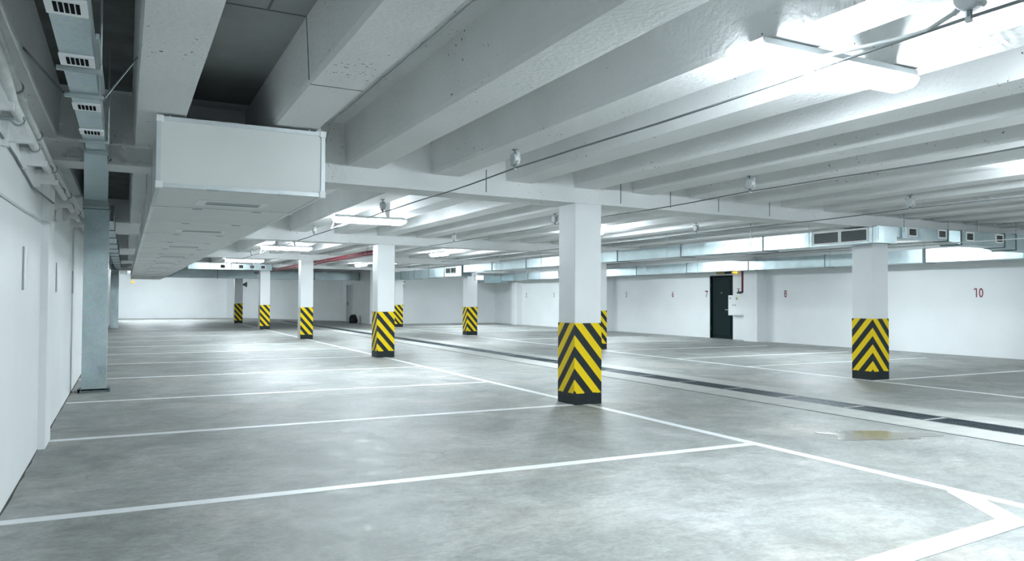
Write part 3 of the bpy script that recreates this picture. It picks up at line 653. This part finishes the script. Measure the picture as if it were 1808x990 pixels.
m = MB(); m.cyl((5.80, 18.4, 2.637), (5.80, 40.0, 2.655), .036, 10); build('pipe_run', m, M_redpipe, pr_, True)
for y in (20, 24.5, 30):
    m = MB(); m.tube([(5.80+.045*math.cos(a), y, 2.64+.045*math.sin(a)) for a in [i*math.pi/6 for i in range(13)]], .007, 6); m.cyl((5.80, y, 2.68), (5.80, y, ZS), .006, 6); build('pipe_hanger', m, M_strip, pr_)
pr_ = thing('sprinkler_pipe', (5.93, 19, 2.5), 'lower thinner red pipe beside the larger red ceiling pipe', 'pipe')
m = MB(); m.cyl((5.90, 18.4, 2.587), (5.90, 40.0, 2.60), .022, 10); build('pipe_run', m, M_redpipe, pr_, True)
for y in (20.2, 24.7, 30.2):
    m = MB(); m.cyl((5.90, y, 2.585), (5.90, y, ZS), .005, 6); build('pipe_hanger', m, M_strip, pr_)
# white conduit on the near left rib and thin conduit near the right columns
m = MB(); m.tube([(1.80, 8.29, 2.72), (1.90, 8.30, 3.0), (1.97, 8.25, 3.30), (2.0, 8.0, 3.337), (2.0, 5.4, 3.337), (2.0, 3.0, 3.337), (2.0, 0.0, 3.337)], .012, 6)
for y in (3.4, 4.4, 5.4, 6.4, 7.4): m.box(1.982, 2.018, y-.012, y+.012, 3.322, 3.351)
o = build('conduit', m, M_wcable, None, True, org=(2.0, 8.0, 3.3)); tag(o, 'thin white conduit clipped along the slab beside the rib above the white unit', 'conduit')
m = MB(); m.tube([(12.9, 6.0, 2.42), (12.9, 9.6, 2.415), (12.9, 13.0, 2.42), (12.9, 20, 2.42)], .010, 6)
for y in (10.6, 12.4, 14.5): m.cyl((12.9, y, 2.42), (12.9, y, ZS), .005, 6)
o = build('conduit', m, M_wcable, None, True, org=(12.9, 6.0, 2.42)); tag(o, 'thin white conduit hung between the two right hand ducts', 'conduit')

# junction boxes and the cable lines that join them
def make_jbox(x, y, label):
    t = thing('junction_box', (x, y, ZR), label, 'junction box', 'round junction boxes hung under the ribs')
    m = MB(); m.box(x-.02, x+.02, y-.03, y+.03, ZR-.008, ZR+.001); m.box(x-.004, x+.004, y-.012, y+.012, ZR-.05, ZR-.008); build('bracket', m, M_flange, t)
    m = MB(); m.disc((x+.031, y, ZR-.095), (-1, 0, 0), .060, .062, 18, .007); build('box_body', m, M_plastic, t, True)
    for a in (-35, 35, 145, 215, 270):
        ca, sa = math.cos(math.radians(a)), math.sin(math.radians(a))
        m = MB(); m.tube([(x, y+.052*ca, ZR-.095+.052*sa), (x, y+.088*ca, ZR-.095+.088*sa)], [.017, .015], 8); build('cable_gland', m, M_plastic if a != 270 else M_flange, t)
    m = MB(); m.box(x-.01, x+.01, y-.012, y+.012, ZR-.205, ZR-.165); build('cable_clip', m, M_plastic, t)
    return t
JB = {3.41: [(2.10, 'junction box with hanging glands at the top right corner of the photo'), (6.62, 'white junction box under a rib above the nearest column, left of its top'), (10.95, 'junction box just above the first lamp beyond the nearest girder'), (15.56, 'junction box on the left below the first lamp beyond the girder'), (19.9, 'small far junction box beside the second hanging lamp'), (24.2, 'small far junction box right of the white unit end')],
      6.60: [(6.70, 'round junction box under the ribs left of the right girder end, in the upper right'), (11.3, 'junction box behind the top of the nearest big column'), (15.82, 'small junction box under the second girder between the two nearest left row columns'), (20.1, 'tiny junction box behind the second left row column')],
      9.79: [(6.88, 'junction box above the double grille duct in the right of the photo'), (11.36, 'small junction box right of the nearest column top, above the long right row duct'), (15.8, 'tiny junction box behind the near column, over the right row duct')]}
first = None
for x, L_ in JB.items():
    for y, lb in L_:
        if first is None: first = make_jbox(x, y, lb)
        else: dup(first, (x, y, ZR), lb)
ZC = ZR-.19
def cable_line(x, ys, label):
    pts = []
    for i in range(len(ys)-1):
        a, b_ = ys[i], ys[i+1]
        for k in range(8):
            u = k/8; pts.append((x, a+(b_-a)*u, ZC - .012*math.sin(math.pi*u) + .006*math.sin(9*u+i)))
    pts.append((x, ys[-1], ZC))
    m = MB(); m.tube(pts, .008, 6); o = build('ceiling_cable', m, M_cable, None, True, org=pts[0]); tag(o, label, 'cable'); return o
cable_line(3.41, [-1.0, 2.10, 6.62, 10.95, 15.56, 19.9, 24.2, 28.5], 'grey cable strung under the ribs through the bright near lamp')
cable_line(6.60, [-1.0, 2.3, 6.70, 11.3, 15.82, 20.1, 24.5, 29], 'grey cable strung under the ribs passing behind the nearest column top')
cable_line(9.79, [-1.0, 2.5, 6.88, 11.36, 15.8, 20.2, 24.6], 'grey cable strung under the ribs just above the double grille duct')
m = MB(); m.disc((3.45, 1.86, 2.715), (-1, 0, 0), .03, .05, 12, .006); m.tube([(3.42, 2.04, 2.79), (3.42, 1.95, 2.80), (3.42, 1.88, 2.765)], .005, 6)
o = build('detector_head', m, M_plastic, None, True, org=(3.42, 1.86, 2.715)); tag(o, 'small octagonal box on the cable at the top right corner', 'box')
m = MB(); m.tube([(3.41, 2.16, 2.74), (3.41, 2.30, 2.70), (3.41, 2.46, 2.705), (3.41, 2.75, 2.735), (3.40, 3.12, 2.76)], .011, 8)
o = build('lamp_lead', m, M_wcable, None, True, org=(3.41, 2.16, 2.74)); tag(o, 'pale lead running from the corner junction box towards the near lamp', 'cable')

# ------------------------------------------------------------------ floor drain grates
GS = 1.118; gy0 = 3.58
def make_grate(y, label):
    t = thing('drain_grate', (8.6, y, 0), label, 'drain grate', 'slotted drain grates in the floor channel')
    m = MB(); L_ = GS-.09
    m.box(8.385, 8.41, y, y+L_, -.045, -.002); m.box(8.79, 8.815, y, y+L_, -.045, -.002); m.box(8.41, 8.79, y, y+.02, -.045, -.002); m.box(8.41, 8.79, y+L_-.02, y+L_, -.045, -.002); m.box(8.59, 8.61, y+.02, y+L_-.02, -.045, -.004)
    build('frame', m, M_iron, t)
    m = MB(); n = 23
    for i in range(n):
        yy = y+.02 + (L_-.04)*(i+.5)/n; m.box(8.41, 8.79, yy-.010, yy+.010, -.03, -.004)
    build('bars', m, M_iron, t)
    m = MB(); m.box(8.386, 8.814, y+L_+.022, y+GS-.026, -.06, -.003); build('end_bar', m, M_bord, t)
    return t
ords = ['first','second','third','fourth','fifth','sixth','seventh','eighth','ninth','tenth','eleventh','twelfth','thirteenth','fourteenth','fifteenth','sixteenth','seventeenth','eighteenth','nineteenth','twentieth']
first = None; n = 0; y = gy0
while y < 46.5:
    lb = ('black slotted drain grate in the floor channel, %s from the right edge of the photo' % ords[n]) if n < 20 else ('far dark drain grate in the floor channel, %s beyond the twentieth from the right' % ords[n-20])
    if first is None: first = make_grate(y, lb)
    else: dup(first, (8.6, y, 0), lb)
    n += 1; y += GS
for xx in (8.372, 8.828):
    m = MB(); m.box(xx-.012, xx+.012, 3.56, 47.1, -.06, .003); build('channel_edge', m, M_strip, floor)
# puddle
m = MB(); N_ = 48; pts = []
for i in range(N_):
    a = 2*math.pi*i/N_; rr = 1 + .16*math.sin(3*a+1) + .12*math.sin(5*a) + .08*math.sin(9*a+2)
    pts.append((6.98 + .50*rr*math.cos(a) + .20*rr*math.sin(a), 5.30 - .27*rr*math.cos(a) + .20*rr*math.sin(a)))
m.poly(pts, 0.0005, 0.0045); pud = build('puddle', m, M_puddle, None, org=(7.0, 5.27, 0)); tag(pud, 'shallow puddle with a yellowish reflection tinted into its middle on the concrete beside the drain', 'puddle')

# ------------------------------------------------------------------ small fittings
t = thing('electrical_cabinet', (19.18, 20.1, 0.85), 'white electrical cabinet on the right wall overlapping the dark door', 'cabinet')
m = MB(); m.bevbox(19.06, 19.299, 19.62, 20.42, .86, 1.57, .012); build('cabinet_body', m, M_white, t)
m = MB(); m.bevbox(19.045, 19.06, 19.64, 20.40, .88, 1.55, .006); d_ = build('cabinet_door', m, M_white, t)
m = MB(); m.disc((19.046, 20.30, 1.46), (-1,0,0), .022, .012); build('lock', m, M_black, d_)
for yy in (20.16, 20.05):
    m = MB(); m.box(19.040, 19.046, yy-.02, yy+.02, 1.20, 1.24); build('painted_mark', m, M_cable, d_)
m = MB(); m.disc((19.046, 19.98, 1.45), (-1,0,0), .05, .003); build('faded_sticker', m, M_yel, d_)
t = thing('fire_pipe', (19.1, 19.80, 1.6), 'dark red vertical pipe dropping from the duct to a valve above the cabinet', 'pipe')
m = MB(); m.cyl((19.14, 19.80, 1.66), (19.14, 19.80, 2.75), .035, 12); build('pipe_run', m, M_redpipe, t, True)
m = MB(); m.tube([(19.14, 19.80, 1.69), (19.14, 19.90, 1.66), (19.13, 20.04, 1.66)], [.04, .045, .03], 10); m.cyl((19.13, 19.98, 1.68), (19.13, 19.98, 1.75), .02); build('valve', m, M_iron, t, True)
m = MB(); m.tube([(19.13+.05*math.cos(a), 19.98+.06*math.sin(a), 1.80) for a in [i*math.pi/6 for i in range(13)]], .008, 6); m.cyl((19.13, 19.98, 1.74), (19.13, 19.98, 1.81), .008, 6); m.cyl((19.09, 19.98, 1.80), (19.17, 19.98, 1.80), .006, 6); m.box(19.13, 19.299, 19.79, 19.81, 1.95, 1.98); build('handwheel', m, M_redpipe, t)
o = build('warning_light', MB().bevbox(19.20, 19.299, 20.20, 20.36, 2.35, 2.44, .012), M_amber, None, org=(19.25, 20.28, 2.35)); tag(o, 'small glowing amber light above the right of the dark door', 'light')
o = build('sign_plate', MB().bevbox(19.27, 19.299, 20.50, 20.84, 2.34, 2.42, .006), M_bag, None, org=(19.29, 20.67, 2.34)); tag(o, 'narrow dark plate above the dark door beside the amber light', 'sign')
o = build('sign_plate', MB().bevbox(19.27, 19.299, 20.88, 21.28, 2.34, 2.42, .006), M_yel, None, org=(19.29, 21.1, 2.34)); tag(o, 'narrow yellowish plate above the left of the dark door', 'sign')
t = thing('bulkhead_lamp', (12.2, 26.6, 2.2), 'small white lit lamp box under the duct right of the lone far chevron column', 'lamp')
m = MB(); m.bevbox(12.04, 12.36, 26.66, 26.72, 2.13, 2.31, .01); m.cyl((12.2, 26.69, 2.31), (12.2, 26.69, GZ[2]+.002), .01, 6); build('housing', m, M_plastic, t)
m = MB(); m.bevbox(12.05, 12.35, 26.58, 26.66, 2.14, 2.30, .02); build('diffuser', m, M_lit2, t)
o = build('warning_light', MB().tube([(0.30, 41.6, 2.10), (0.30, 41.6, 2.13), (0.30, 41.6, 2.16)], [.10, .10, .05], 12).cyl((0.30, 41.6, 2.16), (0.30, 41.6, 2.287), .012, 6), M_amber, None, org=(0.3, 41.9, 2.1)); tag(o, 'tiny yellow warning light under the far end of the white unit', 'light')
t = thing('ceiling_fitting', (12.25, 36.0, 2.2), 'small bracket fitting with a dark drooping spout on the far right column', 'fitting')
m = MB(); m.box(12.12, 12.40, 35.9, 36.0, 2.22, 2.25); m.box(12.12, 12.15, 35.7, 36.0, 2.15, 2.3); build('bracket', m, M_flange, t)
m = MB(); m.tube([(12.27, 35.95, 2.22), (12.27, 35.95, 2.10), (12.25, 35.93, 2.0), (12.21, 35.9, 1.80)], [.07, .06, .05, .02], 10); build('spout', m, [M_plastic], t, True)
m = MB(); m.tube([(12.27, 35.95, 2.09), (12.25, 35.93, 2.0), (12.21, 35.9, 1.79)], [.064, .056, .03], 10); build('dark_tip', m, M_flange, t, True)
o = build('loudspeaker', MB().tube([(5.73, 43.75, 2.12), (5.80, 43.70, 2.12), (5.92, 43.66, 2.12)], [.05, .07, .16], 12), M_flange, None, True, org=(5.8, 43.7, 2.05)); tag(o, 'small dark horn on the side of the farthest left row column', 'loudspeaker')
# black sack on the alcove floor
m = MB(); rings = []
for k in range(9):
    z = .46*k/8; s_ = [.9, 1.05, 1.08, 1.02, .98, .92, .80, .55, .2][k]
    rings.append([(11.46 + .23*s_*math.cos(a)*(1+.10*math.sin(3*a+k)), 42.1 + .20*s_*math.sin(a)*(1+.08*math.sin(4*a+2*k)), z + (.05*math.cos(2*a) if k > 5 else 0)) for a in [2*math.pi*i/18 for i in range(18)]])
m.loft(rings, True); o = build('sack', m, M_bag, None, True, org=(11.46, 42.1, 0)); tag(o, 'black filled sack on the floor beside the grey alcove door', 'sack')
# blank number plates on the left wall
for i, y in enumerate((6.9, 9.97, 12.85)):
    t = thing('wall_plate', (-.69, y, 1.46), 'narrow upright plate on the left wall, %s' % ('nearest to the viewpoint', 'in the middle of the three', 'partly by the standing duct')[i], 'plate', 'upright plates on the left wall')
    m = MB(); m.box(-.702, -.690, y-.11, y+.11, 1.46, 1.77); build('plate', m, M_plastic, t)
    m = MB(); m.box(-.702, -.687, y-.13, y-.11, 1.45, 1.78); build('dark_edge', m, M_strip, t)
for o in bpy.data.objects:
    if '_loc' in o: del o['_loc']
